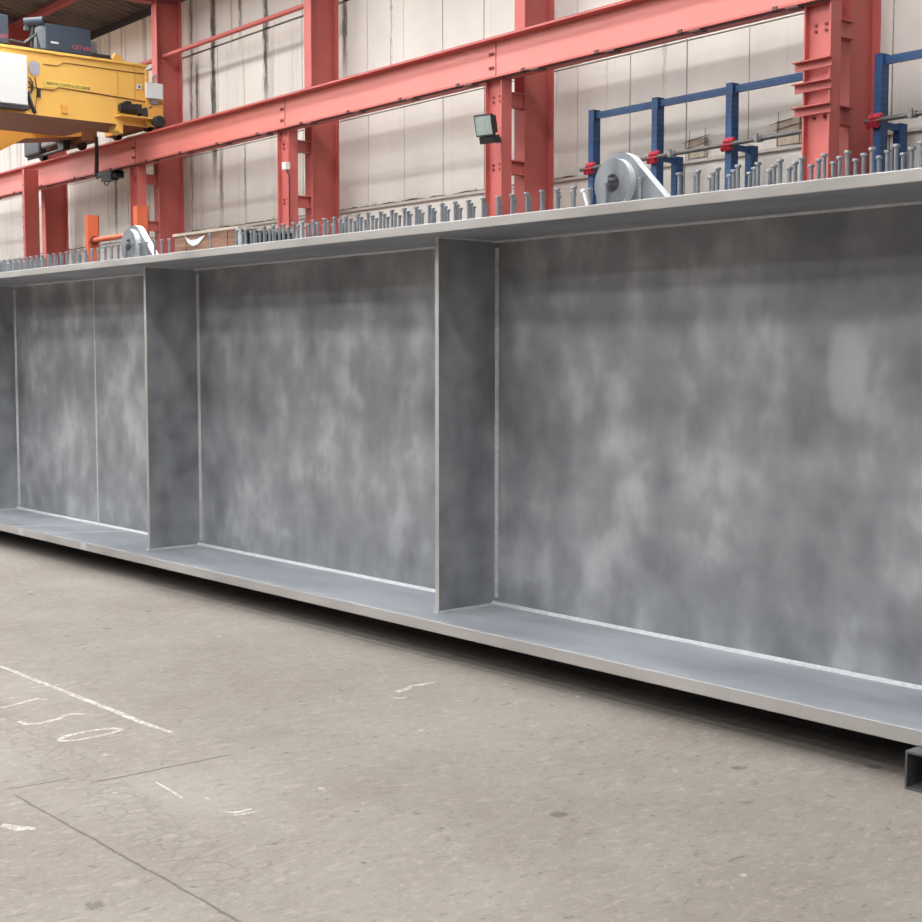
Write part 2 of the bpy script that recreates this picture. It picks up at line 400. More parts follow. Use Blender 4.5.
# ------------------------------------------------------------------ portal frames (building columns with rafters)
CX = [-10.13, -15.92, -21.80, -27.84, -33.6]       # crane columns
BX = [-10.03, -15.785, -21.61, -27.66, -33.85]     # right-hand faces of the building columns
words_b = ['behind the bracketed crane column at the right', 'behind the crane column with the floodlight', 'behind the crane column with the white box',
           'behind the crane column beside the crane end', 'at the far left under the crane']
def portal(cx, label):
    t = Thing('portal_frame', label, 'steel frame', (cx, 14.3, 0), group='red portal frames along the back wall')
    xr = cx; xl = cx-0.23; xm = cx-0.115
    mb = MB(); z1 = 9.35
    mb.box(xl, xr, 14.0, 14.025, 0, z1); mb.box(xl, xr, 14.575, 14.60, 0, z1); mb.box(xm-.008, xm+.008, 14.025, 14.575, 0, z1)
    t.part(mb, 'column', 'red')
    mb = MB(); mb.box(xl-.1, xr+.1, 13.92, 14.68, 0, 0.03); t.part(mb, 'base_plate', 'red')
    ys = [14.6, 13.4, 12.2, -2.6]
    top = lambda y: roof_z(y)-0.18
    low = [9.25, 9.15, top(12.2)-0.62, top(-2.6)-0.5]
    mb = MB()
    pr = [(14.6, top(14.6)), (14.6, low[0]), (14.0, 9.22), (12.4, top(12.4)-0.72), (11, top(11)-0.58), (-2.6, top(-2.6)-0.5), (-2.6, top(-2.6))]
    mb.prism(pr, 'x', xm-.01, xm+.01)
    for a, b in ((pr[2], pr[3]), (pr[3], pr[4]), (pr[4], pr[5])):
        mb.prism([(a[0], a[1]-.02), (a[0], a[1]+.003), (b[0], b[1]+.003), (b[0], b[1]-.02)], 'x', xl, xr)
    mb.prism([(14.6, top(14.6)), (14.6, top(14.6)+.02), (-2.6, top(-2.6)+.02), (-2.6, top(-2.6))], 'x', xl, xr)
    t.part(mb, 'rafter', 'red_dark')
    return t
for cx, w in zip(BX, words_b): portal(cx, 'tall red portal frame column '+w)

# longitudinal struts between the portal columns
def strut(xa, xb, label):
    t = Thing('bracing_strut', label, 'strut', ((xa+xb)/2, 14.2, 8.1), group='red tubular struts between the columns')
    t.part(MB().cyl((xa+.01, 14.2, 8.1), (xb-.01, 14.2, 8.1), 0.05, 14), 'tube', 'red', smooth=True)
    for x, s in ((xa, 1), (xb, -1)):
        t.part(MB().prism([(14.14, 7.95), (14.14, 8.25), (14.26, 8.25), (14.26, 7.95)], 'x', x+.0*s, x+.012*s), 'end_plate', 'red')
strut(BX[3]-.1, BX[2]-.23, 'red tubular strut crossing the stained wall bay right of the crane')
strut(BX[4]-.1, BX[3]-.23, 'red tubular strut seen just above the crane end')

# ------------------------------------------------------------------ crane columns
def crane_column(cx, label, brackets=False):
    t = Thing('crane_column', label, 'column', (cx, 13.6, 0), group='red crane columns carrying the runway beam')
    for s in (-1, 1):
        x0, x1 = sorted((cx+s*0.19, cx+s*0.168))
        t.part(MB().box(x0, x1, 13.5, 13.70, 0.03, 5.715), 'column_flange', 'red')
    t.part(MB().box(cx-.168, cx+.168, 13.575, 13.592, 0.03, 5.715), 'column_web', 'red')
    t.part(MB().box(cx-.27, cx+.27, 13.42, 13.78, 0, 0.03), 'base_plate', 'red')
    t.part(MB().box(cx-.19, cx+.19, 13.5, 13.70, 5.715, 5.735), 'cap_plate', 'red')
    for z in (5.45, 4.46):
        b = MB(); b.box(cx+.03, cx+.168, 13.70, 13.995, z-.105, z-.09); b.box(cx+.03, cx+.168, 13.70, 13.995, z+.09, z+.105); b.box(cx+.09, cx+.105, 13.70, 13.995, z-.09, z+.09)
        t.part(b, 'batten', 'red')
        for dx in (-.07, .075):
            for dz in (-.035, .035):
                t.part(MB().cyl((cx+dx, 13.576, z+dz), (cx+dx, 13.555, z+dz), 0.021, 8), 'bolt', 'bolt')
    if brackets:
        for z in (5.05, 4.80, 4.53):
            b = MB(); b.box(cx-.29, cx+.235, 13.40, 13.499, z+.012, z+.024); b.box(cx-.29, cx+.225, 13.478, 13.499, z-.075, z+.014)
            t.part(b, 'bracket', 'red')
    return t
for cx, lab, br in zip(CX[:4], ('red crane column with three horizontal brackets on its face', 'red crane column with a floodlight clamped to its front',
                             'red crane column with a small white junction box', 'red crane column standing behind the orange frame'), (True, False, False, False)):
    crane_column(cx, lab, br)
# post standing in front of the runway beam at the far left
t = Thing('bracing_post', 'red box post in front of the runway beam at the far left', 'post', (-32.75, 13.2, 0))
t.part(MB().box(-32.84, -32.715, 13.02, 13.385, 0.02, 6.13), 'post', 'red', bevel=.01)
t.part(MB().box(-32.95, -32.60, 12.92, 13.39, 0, .02), 'base_plate', 'red')
for i in range(10): t.part(MB().cyl((-32.80, 13.021, 3.5+i*.25), (-32.80, 13.005, 3.5+i*.25), .02, 8), 'bolt', 'grey')

# ------------------------------------------------------------------ runway beam, one length per bay
BZ0, BZ1 = 5.735, 6.32
def runway(xa, xb, label, joint):
    t = Thing('runway_beam', label, 'beam', ((xa+xb)/2, 13.58, BZ0), group='lengths of the salmon red crane runway beam')
    t.part(MB().box(xa, xb, 13.56, 13.58, BZ0+.03, BZ1-.03), 'beam_web', 'red_beam')
    t.part(MB().box(xa, xb, 13.40, 13.74, BZ1-.03, BZ1), 'top_flange', 'red')
    t.part(MB().box(xa, xb, 13.42, 13.72, BZ0, BZ0+.03), 'bottom_flange', 'red')
    r = MB(); r.prism([(13.51, BZ1), (13.51, BZ1+.012), (13.55, BZ1+.02), (13.55, BZ1+.055), (13.59, BZ1+.055), (13.59, BZ1+.02), (13.63, BZ1+.012), (13.63, BZ1)], 'x', xa, xb)
    t.part(r, 'rail', 'dark')
    for z in (6.12, 5.92):
        for x in (xb-.13, xb-.07): t.part(MB().cyl((x, 13.561, z), (x, 13.54, z), .025, 8), 'bolt', 'bolt')
    s = MB(); s.box(xb-.012, xb-.002, 13.555, 13.561, BZ0+.04, BZ1-.04); t.part(s, 'joint_plate', 'bolt')
    # busbar clips hanging on the lower flange
    n = max(2, int((xb-xa)/1.45)); 
    for i in range(n):
        x = xa+(i+.5)*(xb-xa)/n
        h = MB(); h.box(x-.035, x+.035, 13.405, 13.45, BZ0-.008, BZ0+.038); h.box(x+.15, x+.33, 13.42, 13.56, BZ0-.025, BZ0-.003)
        t.part(h, 'clip', 'rust')
    t.part(MB().box(xa, xb, 13.46, 13.50, BZ0-.018, BZ0-.002), 'busbar', 'rust')
J = [CX[0]+.2, CX[1], CX[2], CX[3], CX[4], -46.0]
wl = ['between the bracketed column and the floodlight column', 'between the floodlight column and the white box column', 'between the white box column and the crane buffer',
      'directly under the yellow crane', 'at the far left edge beyond the front post']
for i in range(5): runway(J[i+1]+.004, J[i]-.004, 'length of salmon red runway beam '+wl[i], True)

# ------------------------------------------------------------------ overhead crane
GX = -27.03
t = Thing('overhead_crane', 'yellow overhead travelling crane on the red runway beam', 'crane', (-28.5, 13.4, 6.4))
P = t.part
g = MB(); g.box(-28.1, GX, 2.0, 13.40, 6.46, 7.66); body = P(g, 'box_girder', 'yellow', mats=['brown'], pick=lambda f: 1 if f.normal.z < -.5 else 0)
g = MB(); g.box(-28.2, GX+.05, 2.0, 13.44, 7.66, 7.71); P(g, 'girder_top_plate', 'yellow', body)
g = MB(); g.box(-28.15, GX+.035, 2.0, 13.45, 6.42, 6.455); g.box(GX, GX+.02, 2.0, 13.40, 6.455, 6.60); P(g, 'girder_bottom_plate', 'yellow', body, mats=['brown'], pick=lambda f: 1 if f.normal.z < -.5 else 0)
g = MB(); g.tube([(GX+.012, 2.0, 6.94), (GX+.012, 11.42, 6.955), (GX+.012, 11.50, 7.02), (GX+.012, 12.2, 7.0), (GX+.012, 13.4, 6.95)], .012, 6); P(g, 'conduit', 'brown', body)
g = MB(); g.tube([(GX+.012, 11.2, 7.44), (GX+.012, 11.5, 7.44), (GX+.012, 11.62, 7.52), (GX+.012, 13.4, 7.52)], .009, 6); P(g, 'upper_conduit', 'brown', body)
g = MB(); g.box(GX, GX+.012, 12.76, 12.80, 6.6, 7.5); g.box(GX, GX+.015, 13.15, 13.18, 6.9, 7.66); P(g, 'rib', 'amber', body)
g = MB(); g.prism([(12.70, 6.30), (12.80, 6.60), (12.88, 6.60), (12.86, 6.24)], 'x', GX-.3, GX+.05); P(g, 'gusset', 'yellow', body)
g = MB(); g.box(GX, GX+.05, 11.55, 11.68, 6.52, 6.68); P(g, 'terminal_box', 'amber', body)
# label with its lettering
g = MB(); g.box(GX+.001, GX+.012, 11.22, 12.18, 7.005, 7.14); lb = P(g, 'warning_label', 'label', body)
RX = Matrix(((0, 0, 1, 0), (1, 0, 0, 0), (0, 1, 0, 0), (0, 0, 0, 1)))
text_obj('lettering', 'REMOTE CONTROLLED CRANE', 0.088, 'black', Matrix.Translation((GX+.014, 11.26, 7.045))@RX, lb, t.loc, stretch=.74)
# oval frosted window
g = MB(); pts = []
for k in range(20):
    a = 2*PI*k/20; yy = 11.02+.11*math.cos(a); zz = 7.36+(.17 if math.sin(a) < 0 else .12)*math.copysign(abs(math.sin(a))**.6, math.sin(a)); pts.append((yy, zz))
g.prism(pts, 'x', GX, GX+.02); P(g, 'oval_pane', 'glassgrey', body)
# white cabinet hung on the girder
g = MB(); g.box(GX+.01, GX+.30, 9.2, 10.76, 6.54, 7.50); P(g, 'white_cabinet', 'white', bevel=.02)
g = MB(); g.box(GX+.01, GX+.32, 9.2, 10.80, 6.47, 6.53); P(g, 'cabinet_shelf', 'dark')
# cable loops beside the cabinet
g = MB()
for r_, z in ((.16, 6.98), (.11, 6.95)): g.tube([(GX+.03, 10.88+r_*.6*math.cos(a*.5), z+r_*math.sin(a*.5)) for a in range(-3, 4)], .014, 6)
g.tube([(GX+.04, 10.84, 6.85), (GX+.05, 10.92, 6.62), (GX+.05, 11.0, 6.45)], .04, 7); g.tube([(GX+.03, 11.02, 7.15), (GX+.03, 11.06, 6.9), (GX+.03, 11.0, 6.45)], .008, 6)
g.box(GX+.01, GX+.06, 11.06, 11.12, 6.78, 6.94); P(g, 'cable_loop', 'dark')
# control cabinets on top
def cab(ya, yb, z0, z1, txt_y):
    g = MB(); g.box(-27.75, GX+.0, ya, yb, z0, z1); c = P(g, 'control_cabinet', 'cabinet', bevel=.012)
    g = MB(); g.box(GX+.001, GX+.007, ya+.10, ya+.26, z0+.15, z0+.185); P(g, 'white_mark', 'white', c)
    text_obj('lettering', 'CET 600', .115, 'pink', Matrix.Translation((GX+.006, yb-.40, z0+.10))@RX, c, t.loc, stretch=.95)
    return c
cab(11.27, 12.22, 7.725, 8.25, 0)
cab(9.55, 10.52, 7.74, 8.29, 0)
g = MB(); g.box(-27.8, GX, 11.1, 12.75, 7.71, 7.745); g.box(-27.8, GX+.01, 12.23, 12.64, 7.745, 7.80); P(g, 'platform', 'dark')
g = MB(); g.prism([(12.66, 7.71), (12.74, 7.86), (12.80, 7.84), (12.93, 7.71)], 'x', GX-.12, GX+.04); P(g, 'lifting_ear', 'amber')
g = MB(); g.box(-27.5, -27.3, 12.36, 12.48, 7.80, 8.10); P(g, 'meter_box', 'grey')
g = MB(); g.tube([(-27.2, 10.6, 7.85), (-27.2, 10.9, 7.83), (-27.2, 11.15, 8.05), (-27.2, 11.2, 7.78)], .035, 8); g.tube([(-27.25, 11.05, 7.75), (-27.25, 11.1, 8.25)], .05, 8); g.box(-27.4, -27.2, 10.6, 11.2, 7.715, 7.78); P(g, 'hose', 'dark')
g = MB(); g.cyl((-27.3, 10.95, 8.26), (-27.1, 11.25, 8.30), .09, 12); g.box(-27.3, -27.22, 10.93, 11.0, 8.1, 8.2); P(g, 'siren', 'cabinet', smooth=True)
# drive motor on the outer face
g = MB(); g.cyl((-26.86, 12.78, 6.74), (-26.86, 13.08, 6.74), .105, 16); g.cyl((-26.86, 12.74, 6.74), (-26.86, 12.80, 6.74), .085, 16); g.box(-26.96, -26.80, 12.86, 12.98, 6.83, 6.88)
mo = P(g, 'drive_motor', 'black', smooth=True)
g = MB(); g.box(-26.98, -26.78, 13.08, 13.20, 6.66, 6.84); g.box(-26.98, -26.80, 13.20, 13.34, 6.60, 6.76); g.tube([(-26.86, 13.18, 6.74), (-26.86, 13.46, 6.82)], .022, 8); P(g, 'gearbox', 'dark', mo)
g = MB(); g.box(-27.02, -26.72, 12.70, 13.45, 6.56, 6.585); g.box(GX, -26.96, 12.95, 13.02, 6.585, 6.66); P(g, 'motor_shelf', 'yellow')
g = MB(); g.box(GX+.001, GX+.02, 13.20, 13.32, 7.19, 7.29); sw = P(g, 'switch_plate', 'white')
g = MB(); g.cyl((GX+.02, 13.26, 7.24), (GX+.03, 13.26, 7.24), .022, 10); P(g, 'switch', 'black', sw)
# bogies, wheels, buffer, limit switch
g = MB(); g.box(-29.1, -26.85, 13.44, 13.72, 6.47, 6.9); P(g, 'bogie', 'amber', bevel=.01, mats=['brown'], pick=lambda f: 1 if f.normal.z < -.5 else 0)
g = MB(); g.box(-33.2, -30.15, 13.40, 13.74, 6.52, 7.3); P(g, 'bogie', 'brown', bevel=.01)
g = MB(); g.box(-33.2, -26.9, 13.40, 13.76, 6.95, 7.3); P(g, 'end_carriage', 'amber')
g = MB(); g.box(-28.14, -26.86, 13.41, 13.60, 6.86, 7.0); P(g, 'carriage_saddle', 'yellow')
for x in (-32.85, -30.6, -28.75, -27.25):
    g = MB(); g.cyl((x, 13.51, 6.52), (x, 13.63, 6.52), .145, 20); P(g, 'wheel', 'dark', smooth=True)
g = MB(); g.box(-33.15, -32.2, 13.2, 13.38, 6.45, 6.98); P(g, 'wheel_guard', 'dark', bevel=.05)
g = MB(); g.box(-32.1, -31.2, 13.2, 13.38, 6.55, 6.90); P(g, 'wheel_cover', 'grey', bevel=.05)
g = MB(); g.tube([(-33.1, 13.3, 6.42), (-31.0, 13.3, 6.42)], .035, 8); g.box(-31.15, -30.85, 13.22, 13.38, 6.40, 6.70); P(g, 'rail_sweep', 'dark')
g = MB(); g.tube([(-26.86, 13.50, 6.50), (-26.72, 13.50, 6.50), (-26.70, 13.50, 6.50), (-26.58, 13.50, 6.50), (-26.55, 13.50, 6.50)], [.06, .06, .125, .125, .105], 18); P(g, 'buffer', 'black', smooth=True)
g = MB(); g.box(-26.86, -26.845, 13.36, 13.66, 6.42, 6.90); P(g, 'buffer_plate', 'amber')
g = MB(); g.box(-26.90, -26.84, 13.34, 13.39, 6.45, 7.56); P(g, 'cable_post', 'amber')
g = MB(); g.box(-26.84, -26.77, 13.30, 13.68, 6.99, 7.31); P(g, 'switch_box', 'white', bevel=.01)
g = MB(); g.box(-26.84, -26.80, 13.42, 13.58, 6.88, 6.98); P(g, 'switch_mount', 'grey')
g = MB(); g.tube([(-26.82, 13.48, 7.31), (-26.82, 13.48, 7.42), (-26.82, 13.54, 7.47)], .028, 8); P(g, 'signal_horn', 'grey')
# walkway and second girder
g = MB(); g.box(-29.35, -28.2, 2.0, 12.62, 6.44, 6.50); P(g, 'walkway', 'brown')
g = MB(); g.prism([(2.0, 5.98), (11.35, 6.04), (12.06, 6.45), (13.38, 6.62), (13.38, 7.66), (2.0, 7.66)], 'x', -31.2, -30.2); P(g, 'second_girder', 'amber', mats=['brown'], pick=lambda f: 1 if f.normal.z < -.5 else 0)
g = MB(); g.box(-30.2, -28.2, 12.2, 12.6, 6.7, 6.95); P(g, 'cross_tie', 'brown')
# collector cable and shoe under the beam
g = MB(); g.tube([(-29.3, 13.33, 6.50), (-29.3, 13.33, 6.0), (-29.32, 13.33, 5.62)], .045, 8); g.tube([(-29.4, 13.34, 5.95), (-29.42, 13.34, 5.7), (-29.3, 13.34, 5.58)], .018, 6); cc = P(g, 'collector_cable', 'black')
g = MB(); g.box(-29.25, -28.3, 13.30, 13.46, 5.60, 5.69); g.box(-28.95, -28.45, 13.26, 13.44, 5.48, 5.60); g.box(-28.5, -28.3, 13.3, 13.5, 5.52, 5.66)
g.tube([(-28.7+.13*math.cos(a), 13.28, 5.47+.09*math.sin(a)) for a in [PI*k/8 for k in range(8, 17)]], .012, 6); P(g, 'collector_shoe', 'black', cc)

# ------------------------------------------------------------------ floodlight and junction box
fx = -15.8
t = Thing('floodlight', 'black floodlight with square glass clamped to a red column', 'lamp', (-15.88, 13.4, 4.75))
rot = Matrix.Rotation(math.radians(14), 4, 'Z')@Matrix.Rotation(math.radians(14), 4, 'X')
def fl(mb):   # tilt the lamp body a little downwards
    for v in mb.bm.verts: v.co = rot@(v.co)+Vector((-15.69, 13.2, 5.01))
    return mb
g = MB(); g.prism([(-.16, -.15), (.16, -.15), (.16, .16), (-.16, .16)], 'y', -.10, -.05); g.prism([(-.12, -.12), (.12, -.12), (.12, .13), (-.12, .13)], 'y', -.05, .07)
g.tube([(.0, .02, .0), (.0, .12, .0)], [.13, .09], 14); h = t.part(fl(g), 'housing', 'black', bevel=.006)
g = MB(); g.box(-.138, .138, -.106, -.10, -.128, .138); t.part(fl(g), 'glass', 'lampglass', h)
g = MB(); g.box(-.13, .13, -.08, .08, -.26, -.155); t.part(fl(g), 'ballast_box', 'black', bevel=.008)
g = MB(); g.box(-15.79, -15.75, 13.24, 13.5, 4.80, 4.86); g.box(-15.82, -15.735, 13.47, 13.497, 4.79, 4.87); t.part(g, 'bracket', 'dark')
t = Thing('junction_box', 'small white junction box on the face of a red column', 'box', (-21.62, 13.47, 4.95))
t.part(MB().box(-21.68, -21.55, 13.40, 13.499, 5.0, 5.13), 'box', 'white', bevel=.008)
t.part(MB().tube([(-21.6, 13.46, 5.0), (-21.6, 13.46, 4.95), (-21.56, 13.48, 4.90), (-21.56, 13.48, 3.2)], .012, 6), 'cable', 'black')

# ------------------------------------------------------------------ blue storage racks and lashed tubes
def rack(xs, xa, xb, label):
    t = Thing('storage_rack', label, 'rack', (sum(xs)/len(xs), 14.3, 0), group='blue steel racks against the wall')
    for x in xs:
        g = MB(); g.box(x, x+.1, 14.10, 14.11, 0, 5.16); g.box(x+.085, x+.1, 14.11, 14.24, 0, 5.16); g.box(x, x+.012, 14.11, 14.24, 0, 5.16); g.box(x, x+.1, 14.23, 14.24, 0, 5.16)
        t.part(g, 'upright', 'blue')
        g = MB(); g.box(x+.0, x+.1, 14.50, 14.64, 0, 4.40); t.part(g, 'rear_post', 'blue')
        g = MB(); g.box(x+.03, x+.08, 14.24, 14.50, 4.31, 4.385); t.part(g, 'arm', 'blue')
        t.part(MB().box(x-.04, x+.14, 14.10, 14.69, 0, .01), 'foot_plate', 'blue')
    ends = sorted([xa]+[x for x in xs]+[xb])
    pts = [x for x in xs]
    segs = [(a+.1, b) for a, b in zip(pts[:-1], pts[1:])]
    for a, b in segs:
        g = MB(); g.box(a, b, 14.14, 14.20, 5.035, 5.125); bm_ = t.part(g, 'beam', 'blue')
        g = MB(); g.box(a, a+.012, 14.10, 14.135, 5.0, 5.13); t.part(g, 'end_plate', 'blue', bm_)
rack([-14.52, -13.29, -11.99, -10.76], 0, 0, 'blue steel rack behind the lifting lug, left of the bracketed column')
rack([-9.76, -8.5, -7.25], 0, 0, 'blue steel rack at the right edge beyond the bracketed column')
def lashed(xa, xb, z0, z1, collars, couplers, label):
    t = Thing('scaffold_tube', label, 'tube', ((xa+xb)/2, 14.04, z0), group='grey tubes lashed across the racks')
    Z = lambda x: z0+(z1-z0)*(x-xa)/(xb-xa)
    t.part(MB().cyl((xa, 14.05, Z(xa)), (xb, 14.05, Z(xb)), .03, 12), 'tube', 'pipe', smooth=True)
    for x in collars:
        g = MB()
        for k in range(3):
            c = Vector((x+.0+k*.055-.03, 14.05, Z(x)))
            g.tube([c+Vector((.03*math.sin(a), (.0221*math.cos(a)), .062*math.sin(a))) for a in [2*PI*j/14 for j in range(14)]], .028, 7, closed=True)
        t.part(g, 'strap', 'strap', smooth=True)
    for x in couplers:
        g = MB(); g.cyl((x-.05, 14.05, Z(x)), (x+.05, 14.05, Z(x)), .042, 12); g.cyl((x, 14.0, Z(x)-.045), (x, 14.0, Z(x)+.06), .028, 8)
        t.part(g, 'coupler', 'grey')
lashed(-14.62, -10.40, 4.325, 4.395, (-14.46, -13.23, -11.93), (-12.86, -11.40), 'grey tube lashed with red straps across the rack left of the column')
lashed(-9.84, -6.9, 4.385, 4.40, (-9.74, -8.45), (-9.2,), 'grey tube lashed with a red strap to the rack at the right edge')
for nm, x0, x1, z0, z1, lab in (('wall_patch', -13.26, -12.93, 4.40, 4.66, 'pale board patch on the wall between second and third rack uprights'),
                                ('wall_patch', -11.73, -11.33, 4.40, 4.72, 'pale board patch on the wall just left of the bracketed column')):
    t = Thing(nm, lab, 'board', ((x0+x1)/2, 14.83, z0), group='board patches on the back wall')
    t.part(MB().box(x0, x1, 14.805, 14.836, z0, z1), 'board', 'card')
    g = MB()
    for xx in (x0+.03, x1-.02): g.tube([(xx, 14.79, z0-.08), (xx+.01, 14.80, z1+.12)], .004, 6)
    g.tube([(x0-.1, 14.79, z1-.04), (x1+.08, 14.79, z1+.03)], .004, 6); g.tube([(x0-.02, 14.79, z1-.12), (x1+.1, 14.79, z1-.06)], .004, 6); t.part(g, 'wire', 'dark')

# ------------------------------------------------------------------ orange frame behind the girder
t = Thing('orange_frame', 'orange steel frame of two posts and a rail behind the girder', 'frame', (-17.2, 8.08, 0))
for x in (-18.0, -16.53):
    w = .10 if x < -17 else .115
    g = MB(); g.box(x, x+w, 8.0, 8.012, .02, 3.56); g.box(x+w-.012, x+w, 8.012, 8.16, .02, 3.56); g.box(x, x+.012, 8.012, 8.16, .02, 3.56); g.box(x, x+w, 8.15, 8.16, .02, 3.56)
    t.part(g, 'post', 'orange')
    t.part(MB().box(x-.1, x+.2, 7.9, 8.26, 0, .02), 'foot', 'orange')
t.part(MB().cyl((-17.9, 8.08, 3.22), (-16.53, 8.08, 3.22), .035, 12), 'rail', 'orange', smooth=True)
t.part(MB().cyl((-17.895, 8.08, 3.22), (-17.86, 8.08, 3.22), .06, 12), 'collar', 'bolt')

# ------------------------------------------------------------------ the plate girder
Y0, Y1, YW = 4.77, 5.97, 5.375
ZB, ZBT, ZTB, ZT = 0.15, 0.213, 2.308, 2.360
GB = (-7.0, YW, ZB)
t = Thing('plate_girder', 'long grey steel bridge plate girder lying across the workshop floor', 'girder', GB, GANG, world=gw(GB))
GL, GR = -24.0, 2.5
sidepick = lambda f: 1 if abs(f.normal.y) > .5 else 0
t.part(MB().box(GL, GR, Y0, Y1, ZB, ZBT), 'bottom_flange', 'flange', mats=['edge'], pick=sidepick, bevel=.004)
t.part(MB().box(GL, GR, Y0, Y1, ZTB, ZT), 'top_flange', 'flange', mats=['edge'], pick=sidepick, bevel=.004)
t.part(MB().box(GL, GR, YW, YW+.025, ZBT, ZTB), 'web', 'web')
def fillet_x(y, z, sy, sz, r, xa, xb):
    g = MB(); g.prism([(y, z), (y+sy*r, z), (y+sy*r*.45, z+sz*r*.45), (y, z+sz*r)], 'x', xa, xb); return g
wb = t.part(fillet_x(YW, ZBT, -1, 1, .017, GL, GR), 'weld_bead', 'weld'); wb['label'] = 'pale weld bead along the foot of the web'
t.part(fillet_x(YW, ZTB, -1, -1, .012, GL, GR), 'weld_bead', 'weld')
g = MB(); g.box(-10.985, -10.962, YW-.0025, YW, ZBT, ZTB); b = t.part(g, 'butt_weld', 'weld'); b['label'] = 'pale vertical butt weld joining two web plates'
for xx in (-11.35, -10.75):
    g = MB(); g.prism([(xx, Y0-.001), (xx+.05, Y0-.001), (xx+.35, YW-.03), (xx+.31, YW-.03)], 'z', ZBT, ZBT+.0015); t.part(g, 'butt_weld', 'weld')
for xx in (-11.22, -10.05):
    t.part(MB().box(xx, xx+.09, Y0-.0015, Y0, ZB+.004, ZBT-.004), 'ground_patch', 'weld')
YS = 4.94
for i, x in enumerate((-15.95, -12.60, -9.25, -5.905, -2.35, 1.0)):
    g = MB(); c = .04
    g.prism([(YS, ZBT), (YW-c, ZBT), (YW-c, ZBT+.012), (YW-.012, ZBT+c), (YW, ZBT+c), (YW, ZTB-c), (YW-.012, ZTB-c), (YW-c, ZTB-.012), (YW-c, ZTB), (YS, ZTB)], 'x', x-.032, x)
    s = t.part(g, 'stiffener', 'stiff', mats=['edge'], pick=lambda f: 1 if f.normal.y < -.5 and f.calc_area() > .03 else 0)
    r = .015
    for sx, x0 in ((1, x), (-1, x-.032)):
        g = MB(); g.prism([(x0, YW), (x0+sx*r, YW), (x0+sx*r*.5, YW-r*.5), (x0, YW-r)], 'z', ZBT+c, ZTB-c); t.part(g, 'vertical_weld', 'weld', s)
    g = MB(); g.prism([(x, ZBT), (x+.013, ZBT), (x, ZBT+.013)], 'y', YS-.012, YW-c); g.box(x-.036, x+.004, YS-.014, YS, ZBT, ZBT+.01); t.part(g, 'foot_weld', 'weld', s)
    g = MB(); g.prism([(x, ZTB), (x+.01, ZTB), (x, ZTB-.01)], 'y', YS, YW-c); t.part(g, 'head_weld', 'weld', s)
# shear studs
def stud_mesh(g, x, y, lean=0.0):
    h = .178; b = Vector((x, y, ZT)); d = Vector((lean, 0, 1)).normalized()
    g.tube([b, b+d*.008, b+d*.0081, b+d*(h-.012), b+d*(h-.0119), b+d*(h-.002), b+d*h], [.0135, .0135, .0095, .0095, .0158, .0158, .0145], 12)
spots = []
for i in range(0, 102):
    x = -2.3235-.1185*i+random.uniform(-.004, .004)
    for r_, y in enumerate((5.245, 5.365, 5.485)):
        y += random.uniform(-.004, .004)
        if -5.16 < x < -4.52 and r_ >= 1: continue
        if -5.16 < x < -4.52 and r_ == 0 and i % 2: continue
        if -10.36 < x < -9.70 and r_ >= 1: continue
        if r_ == 0 and -9.32 < x < -8.5 and abs(x+8.80) > .06: continue
        if r_ > 0 and -9.74 < x < -8.62: continue
        spots.append((x, y, r_))
spots.sort(key=lambda s: s[0]**2+s[1]**2)
first = None
for x, y, r_ in spots[:100]:
    if first is None:
        g = MB(); stud_mesh(g, x, y); first = t.part(g, 'shear_stud', 'stud', smooth=True); fx0 = (x, y)
    else:
        o = first.copy(); C.objects.link(o); o.parent = t.o; o.location = (x-fx0[0], y-fx0[1], 0)
        o.rotation_euler = (0, 0, 0)
        if random.random() < .0: pass
g = MB()
for x, y, r_ in spots[100:]: stud_mesh(g, x, y)
o = t.part(g, 'shear_stud', 'stud', smooth=True); o['kind'] = 'stuff'
# lifting lugs: teardrop plate with a round cheek plate and a pin hole
def lug(dx):
    cx, cz = -4.935+dx, 2.54; R = .155; n = 60
    corner = [(-5.085+dx, ZT), (-4.545+dx, ZT), (-4.545+dx, ZT+.012)]
    outer = []
    a0 = math.radians(38)      # tangent point of the sloping edge
    for k in range(0, 25):
        a = a0+(PI+math.radians(12)-a0)*k/24; outer.append((cx+R*math.cos(a), cz+R*math.sin(a)))
    def seg(p, q, m): return [(p[0]+(q[0]-p[0])*k/m, p[1]+(q[1]-p[1])*k/m) for k in range(1, m+1)]
    p = outer[-1]
    outer += seg(p, corner[0], 6)+seg(corner[0], corner[1], 14)+seg(corner[1], corner[2], 1)+seg(corner[2], outer[0], 14)[:-1]
    g = MB(); g.ring(outer, (cx, cz), .047, 'y', 5.33, 5.385)
    def pk(f): return 1 if abs(f.normal.y) < .5 and f.calc_center_median().x > cx-.05 and f.calc_center_median().z > ZT+.005 and ((f.calc_center_median().x-cx)**2+(f.calc_center_median().z-cz)**2) > .01 else 0
    l = t.part(g, 'lifting_lug', 'lug', mats=['bright'], pick=pk)
    circ = [(cx+.126*math.cos(2*PI*k/40), cz-.005+.126*math.sin(2*PI*k/40)) for k in range(40)]
    g = MB(); g.ring(circ, (cx, cz-.005), .047, 'y', 5.288, 5.33)
    c = t.part(g, 'cheek_plate', 'lug', l, mats=['bright'], pick=lambda f: 1 if abs(f.normal.y) < .5 and ((f.calc_center_median().x-cx)**2+(f.calc_center_median().z-cz)**2) > .01 else 0)
    g = MB(); g.cyl((cx-.02, 5.27, cz+.012), (cx+.03, 5.40, cz+.012), .012, 8); g.cyl((cx-.025, 5.28, cz-.14), (cx-.025, 5.28, cz-.02), .004, 6); t.part(g, 'pin', 'grey', l)
    g = MB(); g.prism([(-5.10+dx, 5.33), (-4.545+dx, 5.33), (-4.545+dx, 5.312), (-5.10+dx, 5.312)], 'z', ZT, ZT+.012); t.part(g, 'weld', 'weld', l)
lug(0.0); lug(-5.24)
